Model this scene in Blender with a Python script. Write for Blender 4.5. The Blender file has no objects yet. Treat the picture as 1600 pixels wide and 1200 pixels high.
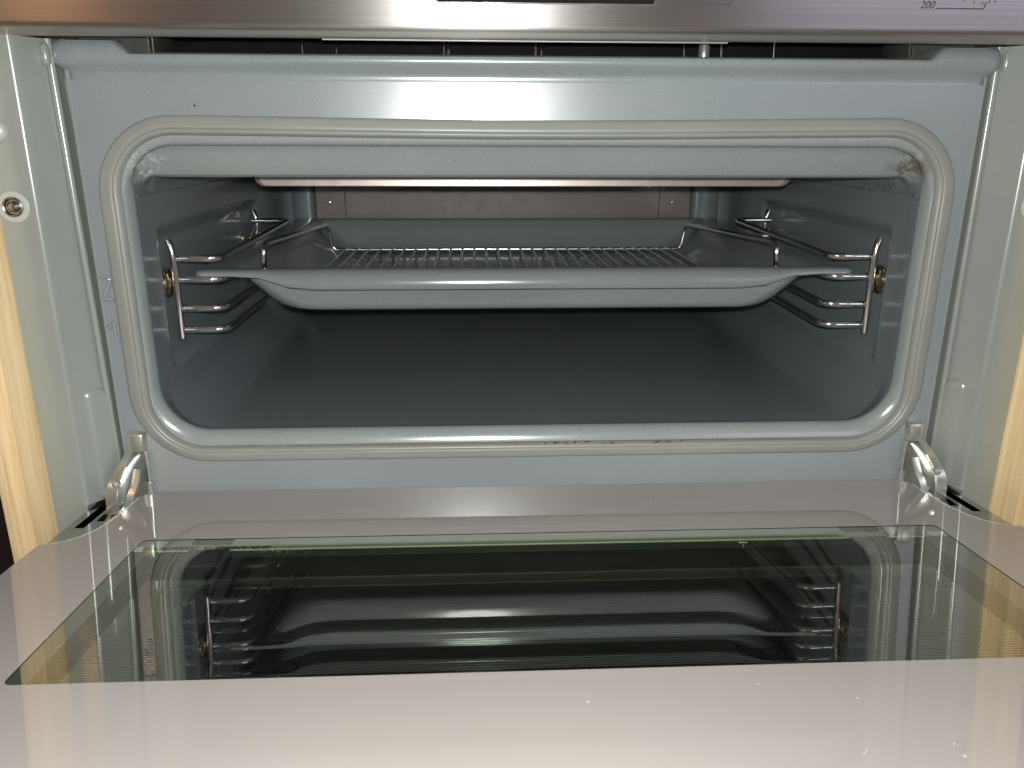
import bpy, bmesh, math, random
from mathutils import Vector, Matrix
random.seed(7)
S = bpy.context.scene
COL = S.collection

# ---------------------------------------------------------------- camera, light, exposure
cam_d = bpy.data.cameras.new('camera')
cam = bpy.data.objects.new('camera', cam_d); COL.objects.link(cam)
R_ = (0.99887476, -0.04729588, 0.0035079); D_ = (-0.0107986, -0.29883849, -0.9542426); F_ = (0.04618004, 0.95313098, -0.29901296)
CAM = Vector((-0.038465, -0.49, 0.225253))
cam.matrix_world = Matrix(((R_[0], -D_[0], -F_[0], CAM.x), (R_[1], -D_[1], -F_[1], CAM.y), (R_[2], -D_[2], -F_[2], CAM.z), (0, 0, 0, 1)))
cam_d.sensor_width = 36; cam_d.lens = 36 * 1247.376 / 1600
cam_d.clip_start = 0.01; cam_d.clip_end = 50
S.camera = cam
W = bpy.data.worlds.new('World'); S.world = W; W.use_nodes = True
W.node_tree.nodes['Background'].inputs[0].default_value = (1.0, 0.86, 0.79, 1)
W.node_tree.nodes['Background'].inputs[1].default_value = 0.13
S.view_settings.view_transform = 'Standard'; S.view_settings.look = 'None'
S.view_settings.exposure = 0.0; S.view_settings.gamma = 1.0
S.cycles.use_denoising = True
S.cycles.max_bounces = 10; S.cycles.glossy_bounces = 6; S.cycles.transparent_max_bounces = 16
S.cycles.sample_clamp_indirect = 4.0
S.cycles.blur_glossy = 0.3


def lamp(name, kind, loc, energy, color, size, target=None):
    d = bpy.data.lights.new(name, kind); d.energy = energy; d.color = color
    if kind == 'AREA':
        d.shape = 'RECTANGLE'; d.size, d.size_y = size
    else:
        d.shadow_soft_size = size
    o = bpy.data.objects.new(name, d); COL.objects.link(o); o.location = loc
    if target is not None:
        o.rotation_euler = (Vector(target) - Vector(loc)).to_track_quat('-Z', 'Y').to_euler()
    return o


lamp('phone_flash', 'POINT', CAM + Vector((0.0, -0.004, 0.013)), 11.6, (0.965, 1.0, 0.965), 0.0045)
lamp('warm_kitchen_lamp', 'AREA', (-0.80, -1.15, 0.70), 0.9, (1.0, 0.52, 0.22), (0.07, 0.12), (-0.25, 0, 0.3))
lamp('cool_panel_fill', 'AREA', (1.25, -1.9, 0.8), 5.0, (0.80, 0.78, 1.0), (1.0, 0.8), (0.1, 0, 0.2))  # added for the lilac sheen on the panel's right, no actual window

# ---------------------------------------------------------------- materials


def mat(name):
    m = bpy.data.materials.new(name); m.use_nodes = True
    nt = m.node_tree; nt.nodes.clear()
    out = nt.nodes.new('ShaderNodeOutputMaterial')
    return m, nt, out


def N(nt, t, **kw):
    n = nt.nodes.new(t)
    for k, v in kw.items():
        if k.startswith('i_'):
            n.inputs[k[2:].replace('_', ' ')].default_value = v
        else:
            setattr(n, k, v)
    return n


def principled(nt, out, col, rough, metal=0.0, spec=0.5, coat=0.0, coat_rough=0.03, coat_ior=1.5):
    b = nt.nodes.new('ShaderNodeBsdfPrincipled')
    b.inputs['Base Color'].default_value = (*col, 1); b.inputs['Roughness'].default_value = rough
    b.inputs['Metallic'].default_value = metal; b.inputs['Specular IOR Level'].default_value = spec
    b.inputs['Coat Weight'].default_value = coat; b.inputs['Coat Roughness'].default_value = coat_rough; b.inputs['Coat IOR'].default_value = coat_ior
    nt.links.new(b.outputs[0], out.inputs[0])
    return b


def ramp(nt, fac, stops):
    r = nt.nodes.new('ShaderNodeValToRGB')
    e = r.color_ramp.elements
    while len(e) < len(stops):
        e.new(0.5)
    for k, (p, c) in enumerate(stops):
        e[k].position = p; e[k].color = (*c, 1) if len(c) == 3 else c
    nt.links.new(fac, r.inputs[0])
    return r


def coords(nt, scale=(1, 1, 1), rot=(0, 0, 0)):
    t = nt.nodes.new('ShaderNodeTexCoord'); m = nt.nodes.new('ShaderNodeMapping')
    m.inputs['Scale'].default_value = scale; m.inputs['Rotation'].default_value = rot
    nt.links.new(t.outputs['Object'], m.inputs[0])
    return m.outputs[0]


def noise(nt, vec, scale, detail=3, rough=0.5):
    n = nt.nodes.new('ShaderNodeTexNoise'); n.inputs['Scale'].default_value = scale
    n.inputs['Detail'].default_value = detail; n.inputs['Roughness'].default_value = rough
    nt.links.new(vec, n.inputs['Vector'])
    return n.outputs['Fac']


def bump(nt, h, strength, dist, bsdf):
    b = nt.nodes.new('ShaderNodeBump'); b.inputs['Strength'].default_value = strength; b.inputs['Distance'].default_value = dist
    nt.links.new(h, b.inputs['Height']); nt.links.new(b.outputs[0], bsdf.inputs['Normal'])


def vary(col, f):
    return tuple(c * f for c in col)


def enamel(name, col, rough, speck=0.12, grain=1500, wave=60, spec=0.5, bstr=0.10, specks=0.0):
    """fired enamel: fine speckle, slight orange peel, a few dark pin specks"""
    m, nt, out = mat(name)
    b = principled(nt, out, col, rough, spec=spec)
    v = coords(nt)
    g = noise(nt, v, grain, 2, 0.6)
    r = ramp(nt, g, [(0.3, vary(col, 1 - speck)), (0.7, vary(col, 1 + speck))])
    big = noise(nt, v, 9, 4, 0.6)
    mx = N(nt, 'ShaderNodeMix', data_type='RGBA', blend_type='MULTIPLY'); mx.inputs['Factor'].default_value = 1
    r2 = ramp(nt, big, [(0.3, (0.93, 0.93, 0.94)), (0.7, (1.05, 1.05, 1.04))])
    nt.links.new(r.outputs[0], mx.inputs['A']); nt.links.new(r2.outputs[0], mx.inputs['B'])
    res = mx.outputs['Result']
    if specks:
        vo = N(nt, 'ShaderNodeTexVoronoi'); vo.inputs['Scale'].default_value = specks; nt.links.new(v, vo.inputs['Vector'])
        th = N(nt, 'ShaderNodeMapRange'); th.inputs['From Min'].default_value = 0.036; th.inputs['From Max'].default_value = 0.022
        nt.links.new(vo.outputs['Distance'], th.inputs['Value'])
        sm = N(nt, 'ShaderNodeMix', data_type='RGBA'); sm.inputs['B'].default_value = (0.03, 0.022, 0.018, 1)
        nt.links.new(th.outputs[0], sm.inputs['Factor']); nt.links.new(res, sm.inputs['A']); res = sm.outputs['Result']
    nt.links.new(res, b.inputs['Base Color'])
    rr = N(nt, 'ShaderNodeMapRange'); rr.inputs['To Min'].default_value = rough * 0.92; rr.inputs['To Max'].default_value = rough * 1.1
    nt.links.new(noise(nt, v, 35, 4, 0.6), rr.inputs['Value']); nt.links.new(rr.outputs[0], b.inputs['Roughness'])
    ad = N(nt, 'ShaderNodeMath', operation='MULTIPLY_ADD'); ad.inputs[1].default_value = 0.05
    nt.links.new(g, ad.inputs[0]); nt.links.new(noise(nt, v, wave, 2), ad.inputs[2])
    bump(nt, ad.outputs[0], bstr, 0.00022, b)
    return m


def simple(name, col, rough, metal=0.0, spec=0.5, nscale=40, amp=0.08, bstr=0.0, **kw):
    m, nt, out = mat(name)
    b = principled(nt, out, col, rough, metal, spec, **kw)
    v = coords(nt)
    n = noise(nt, v, nscale, 4, 0.6)
    r = ramp(nt, n, [(0.3, vary(col, 1 - amp)), (0.7, vary(col, 1 + amp))])
    nt.links.new(r.outputs[0], b.inputs['Base Color'])
    rr = N(nt, 'ShaderNodeMapRange'); rr.inputs['To Min'].default_value = rough * 0.8; rr.inputs['To Max'].default_value = rough * 1.25
    nt.links.new(noise(nt, v, nscale * 2.7, 3), rr.inputs['Value']); nt.links.new(rr.outputs[0], b.inputs['Roughness'])
    if bstr:
        bump(nt, noise(nt, v, nscale * 8, 2), bstr, 0.0006, b)
    return m


M = {}
M['face'] = enamel('face_enamel', (0.215, 0.24, 0.248), 0.25, wave=45, spec=1.0, bstr=0.05, speck=0.16, specks=46)
M['flange'] = enamel('flange_enamel', (0.25, 0.268, 0.247), 0.24, 0.03, 900, 30, bstr=0.05, spec=1.0)
M['cavity'] = enamel('cavity_enamel', (0.150, 0.173, 0.183), 0.19, 0.10, 1300, 40, spec=0.8, bstr=0.05, specks=42)
M['rim'] = enamel('lit_rim_enamel', (0.240, 0.262, 0.258), 0.20, 0.12, 1300, 40, spec=0.9, bstr=0.05, specks=42)  # lighter copy of the cavity enamel: light on rim and lip in its colour
def stain(m, spots):
    """baked-on stains and worn spots, each at its own place on the part: (centre, radius, colour, noise scale, threshold)"""
    nt = m.node_tree
    b = [n for n in nt.nodes if n.type == 'BSDF_PRINCIPLED'][0]
    src = b.inputs['Base Color'].links[0].from_socket
    t = N(nt, 'ShaderNodeTexCoord')
    for cen, rad, col, ns, lo in spots:
        d = N(nt, 'ShaderNodeVectorMath', operation='SUBTRACT'); d.inputs[1].default_value = cen; nt.links.new(t.outputs['Object'], d.inputs[0])
        sc = N(nt, 'ShaderNodeVectorMath', operation='DIVIDE'); sc.inputs[1].default_value = rad; nt.links.new(d.outputs[0], sc.inputs[0])
        ln = N(nt, 'ShaderNodeVectorMath', operation='LENGTH'); nt.links.new(sc.outputs[0], ln.inputs[0])
        fall = N(nt, 'ShaderNodeMapRange', interpolation_type='SMOOTHSTEP'); fall.inputs['From Min'].default_value = 1.0; fall.inputs['From Max'].default_value = 0.15
        nt.links.new(ln.outputs['Value'], fall.inputs['Value'])
        nz = N(nt, 'ShaderNodeMapRange', interpolation_type='SMOOTHSTEP'); nz.inputs['From Min'].default_value = lo; nz.inputs['From Max'].default_value = lo + 0.16
        nt.links.new(noise(nt, t.outputs['Object'], ns, 6, 0.7), nz.inputs['Value'])
        k = N(nt, 'ShaderNodeMath', operation='MULTIPLY'); nt.links.new(fall.outputs[0], k.inputs[0]); nt.links.new(nz.outputs[0], k.inputs[1])
        mx = N(nt, 'ShaderNodeMix', data_type='RGBA'); mx.inputs['B'].default_value = (*col, 1)
        nt.links.new(k.outputs[0], mx.inputs['Factor']); nt.links.new(src, mx.inputs['A']); src = mx.outputs['Result']
    nt.links.new(src, b.inputs['Base Color'])


BROWN = (0.125, 0.10, 0.07)
stain(M['rim'], [((0.232, 0.012, 0.208), (0.016, 0.03, 0.016), BROWN, 140, 0.40), ((-0.231, 0.012, 0.211), (0.013, 0.03, 0.010), (0.60, 0.59, 0.53), 420, 0.50),
                 ((-0.236, 0.014, 0.203), (0.007, 0.03, 0.010), (0.60, 0.59, 0.53), 300, 0.48), ((-0.10, 0.006, 0.2192), (0.10, 0.006, 0.0035), BROWN, 190, 0.47),
                 ((0.08, 0.006, 0.2192), (0.14, 0.006, 0.0030), BROWN, 160, 0.52)])
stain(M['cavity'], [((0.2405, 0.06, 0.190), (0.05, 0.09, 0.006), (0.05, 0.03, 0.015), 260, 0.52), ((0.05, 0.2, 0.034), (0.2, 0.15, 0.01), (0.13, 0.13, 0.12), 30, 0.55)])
M['digit'] = enamel('embossed_enamel', (0.22, 0.245, 0.247), 0.08, 0.05, 1300, 40, spec=1.0, bstr=0.02)
M['tray'] = enamel('tray_enamel', (0.175, 0.192, 0.197), 0.17, 0.08, 1100, 70, bstr=0.14, specks=44)
M['chrome'] = simple('chrome_wire', (0.95, 0.94, 0.93), 0.09, 1.0, amp=0.06, nscale=200)
M['grid'] = simple('grid_wire_chrome', (0.88, 0.87, 0.85), 0.24, 1.0, amp=0.06, nscale=200)
M['zinc'] = simple('zinc_plated_steel', (0.66, 0.67, 0.61), 0.30, 0.85, amp=0.12, nscale=160)
M['cheek'] = simple('green_grey_zinc', (0.36, 0.38, 0.34), 0.28, 0.85, amp=0.2, nscale=90, bstr=0.1)
M['brass'] = simple('brass_nut', (0.45, 0.38, 0.25), 0.22, 1.0, amp=0.15, nscale=300)
M['plate'] = simple('satin_door_metal', (0.42, 0.44, 0.41), 0.16, 1.0, amp=0.05, nscale=60)
M['black'] = simple('black_void', (0.005, 0.005, 0.005), 0.7, amp=0.1, spec=0.1)  # near-black colour stands for the shade inside the vent and hinge slots
M['screw'] = simple('dark_screw_steel', (0.30, 0.29, 0.27), 0.25, 1.0, amp=0.1, nscale=300)
M['dark_metal'] = simple('dark_galvanised_metal', (0.09, 0.09, 0.08), 0.4, 0.6, amp=0.2)
M['display'] = simple('black_display_glass', (0.012, 0.012, 0.012), 0.05, amp=0.02)
M['print'] = simple('grey_print', (0.03, 0.03, 0.035), 0.5, amp=0.02)
M['dark_print'] = simple('dark_glass_print', (0.015, 0.018, 0.012), 0.5, amp=0.02)
M['trim'] = simple('display_trim', (0.85, 0.82, 0.8), 0.15, 1.0, amp=0.02)
M['back'] = simple('back_liner', (0.145, 0.115, 0.108), 0.45, 0.0, amp=0.04, nscale=40)
M['shield'] = simple('heat_shield_steel', (0.42, 0.36, 0.34), 0.35, 0.55, amp=0.08, nscale=70)
M['spacer'] = simple('aluminium_spacer', (0.80, 0.84, 0.76), 0.5, 0.0, amp=0.05, nscale=90)
M['ledge'] = simple('dark_side_ledge', (0.20, 0.23, 0.20), 0.5, 0.0, amp=0.05, nscale=90)  # side ledges, darker than the far one
M['olive'] = simple('glass_edge_seal', (0.58, 0.62, 0.42), 0.5, 0.0, amp=0.05, nscale=90)
M['clip'] = simple('spacer_clip', (0.035, 0.037, 0.03), 0.5, amp=0.1)
M['edge'] = simple('polished_glass_edge', (0.75, 0.80, 0.77), 0.12, amp=0.02, spec=0.8)
M['rust'] = simple('burnt_crumbs', (0.10, 0.045, 0.018), 0.8, amp=0.5, nscale=500)
M['bump'] = simple('rubber_bumper', (0.40, 0.41, 0.37), 0.35, amp=0.03)
M['gap_backdrop'] = simple('dark_gap_backdrop', (0.022, 0.012, 0.010), 0.7, amp=0.1, nscale=4)


def mk_gasket():
    m, nt, out = mat('silicone_gasket')
    col = (0.235, 0.242, 0.220)
    b = principled(nt, out, col, 0.36)
    v = coords(nt)
    big = ramp(nt, noise(nt, v, 14, 4, 0.6), [(0.3, vary(col, 0.93)), (0.7, vary(col, 1.06))])
    # baked-on fat: brown at the inner foot of the seal, along top and bottom
    sep = N(nt, 'ShaderNodeSeparateXYZ'); t = N(nt, 'ShaderNodeTexCoord'); nt.links.new(t.outputs['Object'], sep.inputs[0])
    st = N(nt, 'ShaderNodeMapRange', interpolation_type='SMOOTHSTEP')
    st.inputs['From Min'].default_value = -0.0030; st.inputs['From Max'].default_value = 0.0004
    nt.links.new(sep.outputs['Y'], st.inputs['Value'])
    ab = N(nt, 'ShaderNodeMath', operation='ABSOLUTE'); nt.links.new(sep.outputs['X'], ab.inputs[0])
    fx = N(nt, 'ShaderNodeMapRange', interpolation_type='SMOOTHSTEP'); fx.inputs['From Min'].default_value = 0.225; fx.inputs['From Max'].default_value = 0.17
    nt.links.new(ab.outputs[0], fx.inputs['Value'])
    blot = N(nt, 'ShaderNodeMapRange'); blot.inputs['From Min'].default_value = 0.35; blot.inputs['From Max'].default_value = 0.62
    nt.links.new(noise(nt, v, 28, 5, 0.7), blot.inputs['Value'])
    m1 = N(nt, 'ShaderNodeMath', operation='MULTIPLY'); nt.links.new(st.outputs[0], m1.inputs[0]); nt.links.new(fx.outputs[0], m1.inputs[1])
    m2 = N(nt, 'ShaderNodeMath', operation='MULTIPLY'); nt.links.new(m1.outputs[0], m2.inputs[0]); nt.links.new(blot.outputs[0], m2.inputs[1])
    mx = N(nt, 'ShaderNodeMix', data_type='RGBA'); mx.inputs['B'].default_value = (0.20, 0.115, 0.05, 1)
    nt.links.new(m2.outputs[0], mx.inputs['Factor']); nt.links.new(big.outputs[0], mx.inputs['A'])
    nt.links.new(mx.outputs['Result'], b.inputs['Base Color'])
    bump(nt, noise(nt, v, 220, 2), 0.12, 0.0005, b)
    return m


M['gasket'] = mk_gasket()


def mk_brushed():
    m, nt, out = mat('brushed_steel')
    b = principled(nt, out, (0.56, 0.53, 0.51), 0.33, 1.0)
    b.inputs['Anisotropic'].default_value = 0.9
    tg = N(nt, 'ShaderNodeCombineXYZ'); tg.inputs[2].default_value = 1.0
    nt.links.new(tg.outputs[0], b.inputs['Tangent'])
    v = coords(nt, (3, 1200, 1200))
    f = noise(nt, v, 1.0, 3, 0.6)
    r = ramp(nt, f, [(0.3, (0.50, 0.475, 0.455)), (0.7, (0.62, 0.585, 0.56))]); nt.links.new(r.outputs[0], b.inputs['Base Color'])
    bump(nt, f, 0.10, 0.0003, b)
    return m


M['brushed'] = mk_brushed()


def mk_wood():
    m, nt, out = mat('light_oak_veneer')
    b = principled(nt, out, (0.55, 0.36, 0.17), 0.42)
    v = coords(nt, (1, 1, 0.035))
    f = noise(nt, v, 330, 6, 0.65)
    r = ramp(nt, f, [(0.25, (0.58, 0.40, 0.19)), (0.42, (0.78, 0.57, 0.32)), (0.6, (0.87, 0.68, 0.43)), (0.8, (0.91, 0.74, 0.50))])
    v2 = coords(nt, (1, 1, 0.02))
    f2 = noise(nt, v2, 60, 3, 0.5)
    mx = N(nt, 'ShaderNodeMix', data_type='RGBA', blend_type='MULTIPLY'); mx.inputs['Factor'].default_value = 1
    r2 = ramp(nt, f2, [(0.35, (0.86, 0.82, 0.74)), (0.65, (1.08, 1.06, 1.04))])
    nt.links.new(r.outputs[0], mx.inputs['A']); nt.links.new(r2.outputs[0], mx.inputs['B'])
    nt.links.new(mx.outputs['Result'], b.inputs['Base Color'])
    bump(nt, f, 0.15, 0.0004, b)
    return m


M['wood'] = mk_wood()


def mk_border():
    """glass with a light print fused behind it: matt print under a clear reflecting coat"""
    m, nt, out = mat('printed_door_glass')
    b = principled(nt, out, (0.40, 0.352, 0.33), 0.5, 0.0, 0.0, 1.0, 0.012, 1.72)
    v = coords(nt)
    r = ramp(nt, noise(nt, v, 6, 3), [(0.3, (0.362, 0.322, 0.305)), (0.7, (0.380, 0.338, 0.320))])
    nt.links.new(r.outputs[0], b.inputs['Base Color'])
    sm = coords(nt, (1.0, 2.6, 1.0), (0, 0, 0.5))
    rr = N(nt, 'ShaderNodeMapRange'); rr.inputs['From Min'].default_value = 0.42; rr.inputs['From Max'].default_value = 0.72
    rr.inputs['To Min'].default_value = 0.006; rr.inputs['To Max'].default_value = 0.07
    nt.links.new(noise(nt, sm, 16, 7, 0.7), rr.inputs['Value']); nt.links.new(rr.outputs[0], b.inputs['Coat Roughness'])
    vo = N(nt, 'ShaderNodeTexVoronoi'); vo.inputs['Scale'].default_value = 60; nt.links.new(v, vo.inputs['Vector'])
    th = N(nt, 'ShaderNodeMapRange'); th.inputs['From Min'].default_value = 0.05; th.inputs['From Max'].default_value = 0.02; nt.links.new(vo.outputs['Distance'], th.inputs['Value'])
    mx = N(nt, 'ShaderNodeMix', data_type='RGBA'); mx.inputs['B'].default_value = (0.62, 0.60, 0.57, 1)
    nt.links.new(th.outputs[0], mx.inputs['Factor']); nt.links.new(r.outputs[0], mx.inputs['A']); nt.links.new(mx.outputs['Result'], b.inputs['Base Color'])
    return m


M['border'] = mk_border()


def mk_pane(name, tint, ior, gain, lines=False):
    """clear sheet: lets light straight through, mirrors by Fresnel"""
    m, nt, out = mat(name)
    tr = N(nt, 'ShaderNodeBsdfTransparent'); tr.inputs[0].default_value = (*tint, 1)
    gl = N(nt, 'ShaderNodeBsdfGlossy'); gl.inputs['Roughness'].default_value = 0.01; gl.inputs[0].default_value = (1.0, 0.97, 0.90, 1)
    lw = N(nt, 'ShaderNodeLayerWeight'); lw.inputs['Blend'].default_value = 0.5
    pw = N(nt, 'ShaderNodeMath', operation='POWER'); pw.inputs[1].default_value = 5.0; nt.links.new(lw.outputs['Facing'], pw.inputs[0])
    f0 = ((ior - 1) / (ior + 1)) ** 2
    fr = N(nt, 'ShaderNodeMath', operation='MULTIPLY_ADD'); fr.inputs[1].default_value = 1 - f0; fr.inputs[2].default_value = f0
    nt.links.new(pw.outputs[0], fr.inputs[0])
    k = N(nt, 'ShaderNodeMath', operation='MULTIPLY'); k.inputs[1].default_value = gain; k.use_clamp = True
    nt.links.new(fr.outputs[0], k.inputs[0])
    fac = k.outputs[0]
    if lines:
        sep = N(nt, 'ShaderNodeSeparateXYZ'); t = N(nt, 'ShaderNodeTexCoord'); nt.links.new(t.outputs['Object'], sep.inputs[0])
        w = N(nt, 'ShaderNodeMath', operation='MULTIPLY'); w.inputs[1].default_value = 2 * math.pi / 0.0019; nt.links.new(sep.outputs['Y'], w.inputs[0])
        s = N(nt, 'ShaderNodeMath', operation='SINE'); nt.links.new(w.outputs[0], s.inputs[0])
        mr = N(nt, 'ShaderNodeMapRange'); mr.inputs['From Min'].default_value = -1; mr.inputs['To Min'].default_value = 0.25; mr.inputs['To Max'].default_value = 1.6
        nt.links.new(s.outputs[0], mr.inputs['Value'])
        # the print starts some way out from the hinge
        edge = N(nt, 'ShaderNodeMath', operation='LESS_THAN'); edge.inputs[1].default_value = -0.131; nt.links.new(sep.outputs['Y'], edge.inputs[0])
        mix = N(nt, 'ShaderNodeMix'); mix.inputs['A'].default_value = 0.7
        nt.links.new(edge.outputs[0], mix.inputs['Factor']); nt.links.new(mr.outputs[0], mix.inputs['B'])
        k2 = N(nt, 'ShaderNodeMath', operation='MULTIPLY'); nt.links.new(fac, k2.inputs[0]); nt.links.new(mix.outputs['Result'], k2.inputs[1])
        fac = k2.outputs[0]
    ms = N(nt, 'ShaderNodeMixShader'); nt.links.new(fac, ms.inputs[0]); nt.links.new(tr.outputs[0], ms.inputs[1]); nt.links.new(gl.outputs[0], ms.inputs[2])
    nt.links.new(ms.outputs[0], out.inputs[0])
    return m


M['pane'] = mk_pane('clear_inner_glass', (0.77, 0.81, 0.785), 2.0, 2.0)
M['pane2'] = mk_pane('lined_middle_glass', (0.34, 0.38, 0.36), 2.0, 2.6, True)
M['outer'] = simple('dark_outer_glass', (0.040, 0.048, 0.043), 0.25, amp=0.05)

# ---------------------------------------------------------------- mesh helpers


def obj(name, bm, m, parent=None, smooth=True, angle=35, flat_up=False):
    me = bpy.data.meshes.new(name)
    bmesh.ops.recalc_face_normals(bm, faces=bm.faces)
    if flat_up:
        face_up(bm)
    bm.to_mesh(me); bm.free()
    for mm in (m if isinstance(m, (list, tuple)) else [m]):
        me.materials.append(mm)
    if smooth:
        for p in me.polygons:
            p.use_smooth = True
        me.set_sharp_from_angle(angle=math.radians(angle))
    o = bpy.data.objects.new(name, me); COL.objects.link(o)
    if parent:
        o.parent = parent
    return o


def thing(name, label, cat, loc=(0, 0, 0), group=None):
    o = bpy.data.objects.new(name, None); COL.objects.link(o); o.location = loc
    o.empty_display_size = 0.02
    o['label'] = label; o['category'] = cat
    if group:
        o['group'] = group
    return o


def loft(bm, loops, closed=True, cap0=False, cap1=False, mi=0):
    vs = [[bm.verts.new(p) for p in L] for L in loops]
    n = len(vs[0])
    for a, b in zip(vs[:-1], vs[1:]):
        for i in range(n if closed else n - 1):
            j = (i + 1) % n
            f = bm.faces.new((a[i], a[j], b[j], b[i])); f.material_index = mi
    if cap0:
        bm.faces.new(vs[0][::-1])
    if cap1:
        bm.faces.new(vs[-1])
    return vs


def rr(hw, zb, zt, r, rt=None, seg=10, side=12):
    """rounded rectangle loop in (x, z), fixed vertex count, starting mid right going up"""
    rt = r if rt is None else rt
    pts = []
    corners = [((hw - rt, zt - rt), 0, rt), ((-hw + rt, zt - rt), 90, rt), ((-hw + r, zb + r), 180, r), ((hw - r, zb + r), 270, r)]
    for k, ((cx, cz), a0, rad) in enumerate(corners):
        arc = [(cx + rad * math.cos(math.radians(a0 + 90 * i / seg)), cz + rad * math.sin(math.radians(a0 + 90 * i / seg))) for i in range(seg + 1)]
        pts += arc
        (nx, nz), na, nr = corners[(k + 1) % 4]
        b = (nx + nr * math.cos(math.radians(na)), nz + nr * math.sin(math.radians(na)))
        a = arc[-1]
        for i in range(1, side):
            t = i / side
            pts.append((a[0] + (b[0] - a[0]) * t, a[1] + (b[1] - a[1]) * t))
    return pts


def box(bm, x0, x1, y0, y1, z0, z1, bev=0.0, mi=0):
    v = [bm.verts.new((x, y, z)) for x in (x0, x1) for y in (y0, y1) for z in (z0, z1)]
    fs = [(0, 1, 3, 2), (4, 6, 7, 5), (0, 4, 5, 1), (2, 3, 7, 6), (0, 2, 6, 4), (1, 5, 7, 3)]
    faces = [bm.faces.new([v[i] for i in f]) for f in fs]
    for f in faces:
        f.material_index = mi
    if bev:
        es = list({e for f in faces for e in f.edges})
        bmesh.ops.bevel(bm, geom=es, offset=bev, segments=2, affect='EDGES', profile=0.5)


def fillet(pts, r, seg=5, closed=False):
    pts = [Vector(p) for p in pts]
    out = []
    n = len(pts)
    for i, p in enumerate(pts):
        if not closed and i in (0, n - 1):
            out.append(p); continue
        a = (pts[i - 1] - p); b = (pts[(i + 1) % n] - p)
        d = min(r, a.length * 0.45, b.length * 0.45)
        p0 = p + a.normalized() * d; p1 = p + b.normalized() * d
        for k in range(seg + 1):
            t = k / seg
            out.append((1 - t) ** 2 * p0 + 2 * t * (1 - t) * p + t * t * p1)
    return out


def tube(bm, pts, rad, sides=10, closed=False, mi=0):
    pts = [Vector(p) for p in pts]
    n = len(pts); loops = []
    up = None
    for i, p in enumerate(pts):
        if closed:
            t = (pts[(i + 1) % n] - pts[i - 1]).normalized()
        else:
            t = (pts[min(i + 1, n - 1)] - pts[max(i - 1, 0)]).normalized()
        if up is None:
            ref = Vector((0, 0, 1)) if abs(t.z) < 0.9 else Vector((0, 1, 0))
            up = (ref - t * ref.dot(t)).normalized()
        else:
            up = (up - t * up.dot(t)).normalized()
        s = t.cross(up)
        rr_ = rad[i] if isinstance(rad, (list, tuple)) else rad
        loops.append([p + (up * math.cos(2 * math.pi * k / sides) + s * math.sin(2 * math.pi * k / sides)) * rr_ for k in range(sides)])
    if closed:
        loops.append(loops[0])
    loft(bm, loops, True, not closed, not closed, mi)
    if closed:
        bmesh.ops.remove_doubles(bm, verts=bm.verts, dist=1e-7)


def lathe(bm, prof, axis_o, axis, sides=20, mi=0):
    """prof = (radius, height) pairs about axis"""
    ax = Vector(axis).normalized(); ref = Vector((0, 0, 1)) if abs(ax.z) < 0.9 else Vector((1, 0, 0))
    u = (ref - ax * ref.dot(ax)).normalized(); w = ax.cross(u); o = Vector(axis_o)
    loops = [[o + ax * h + (u * math.cos(2 * math.pi * k / sides) + w * math.sin(2 * math.pi * k / sides)) * max(r, 1e-5) for k in range(sides)] for r, h in prof]
    loft(bm, loops, True, True, True, mi)


def sheet_with_holes(bm, outer, holes, fn, mi=0):
    """flat sheet: outer polygon minus holes, given in 2-D, mapped by fn"""
    es = []
    for loop in [outer] + holes:
        vs = [bm.verts.new(fn(*p)) for p in loop]
        es += [bm.edges.new((vs[i], vs[(i + 1) % len(vs)])) for i in range(len(vs))]
    r = bmesh.ops.triangle_fill(bm, edges=es, use_beauty=True, use_dissolve=False)
    for g in r['geom']:
        if isinstance(g, bmesh.types.BMFace):
            g.material_index = mi


def rrect2(x0, x1, y0, y1, r, seg=5):
    pts = []
    for cx, cy, a0 in ((x1 - r, y1 - r, 0), (x0 + r, y1 - r, 90), (x0 + r, y0 + r, 180), (x1 - r, y0 + r, 270)):
        for i in range(seg + 1):
            a = math.radians(a0 + 90 * i / seg); pts.append((cx + r * math.cos(a), cy + r * math.sin(a)))
    return pts


def face_up(bm):
    bm.normal_update()
    for f in bm.faces:
        if f.normal.z < -0.5:
            f.normal_flip()


def text(name, s, m, parent, loc, size, rot, shear=0.0, extrude=0.0, bevel=0.0, space=1.0, offset=0.0):
    c = bpy.data.curves.new(name, 'FONT'); c.body = s; c.size = size; c.shear = shear; c.extrude = extrude
    c.bevel_depth = bevel; c.space_character = space; c.offset = offset; c.bevel_resolution = 2; c.resolution_u = 6
    tmp = bpy.data.objects.new('tmp', c); COL.objects.link(tmp)
    me = bpy.data.meshes.new_from_object(tmp.evaluated_get(bpy.context.evaluated_depsgraph_get()))
    bpy.data.objects.remove(tmp); bpy.data.curves.remove(c)
    me.materials.clear(); me.materials.append(m); me.name = name
    o = bpy.data.objects.new(name, me); COL.objects.link(o); o.location = loc; o.rotation_euler = rot; o.parent = parent
    return o


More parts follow.
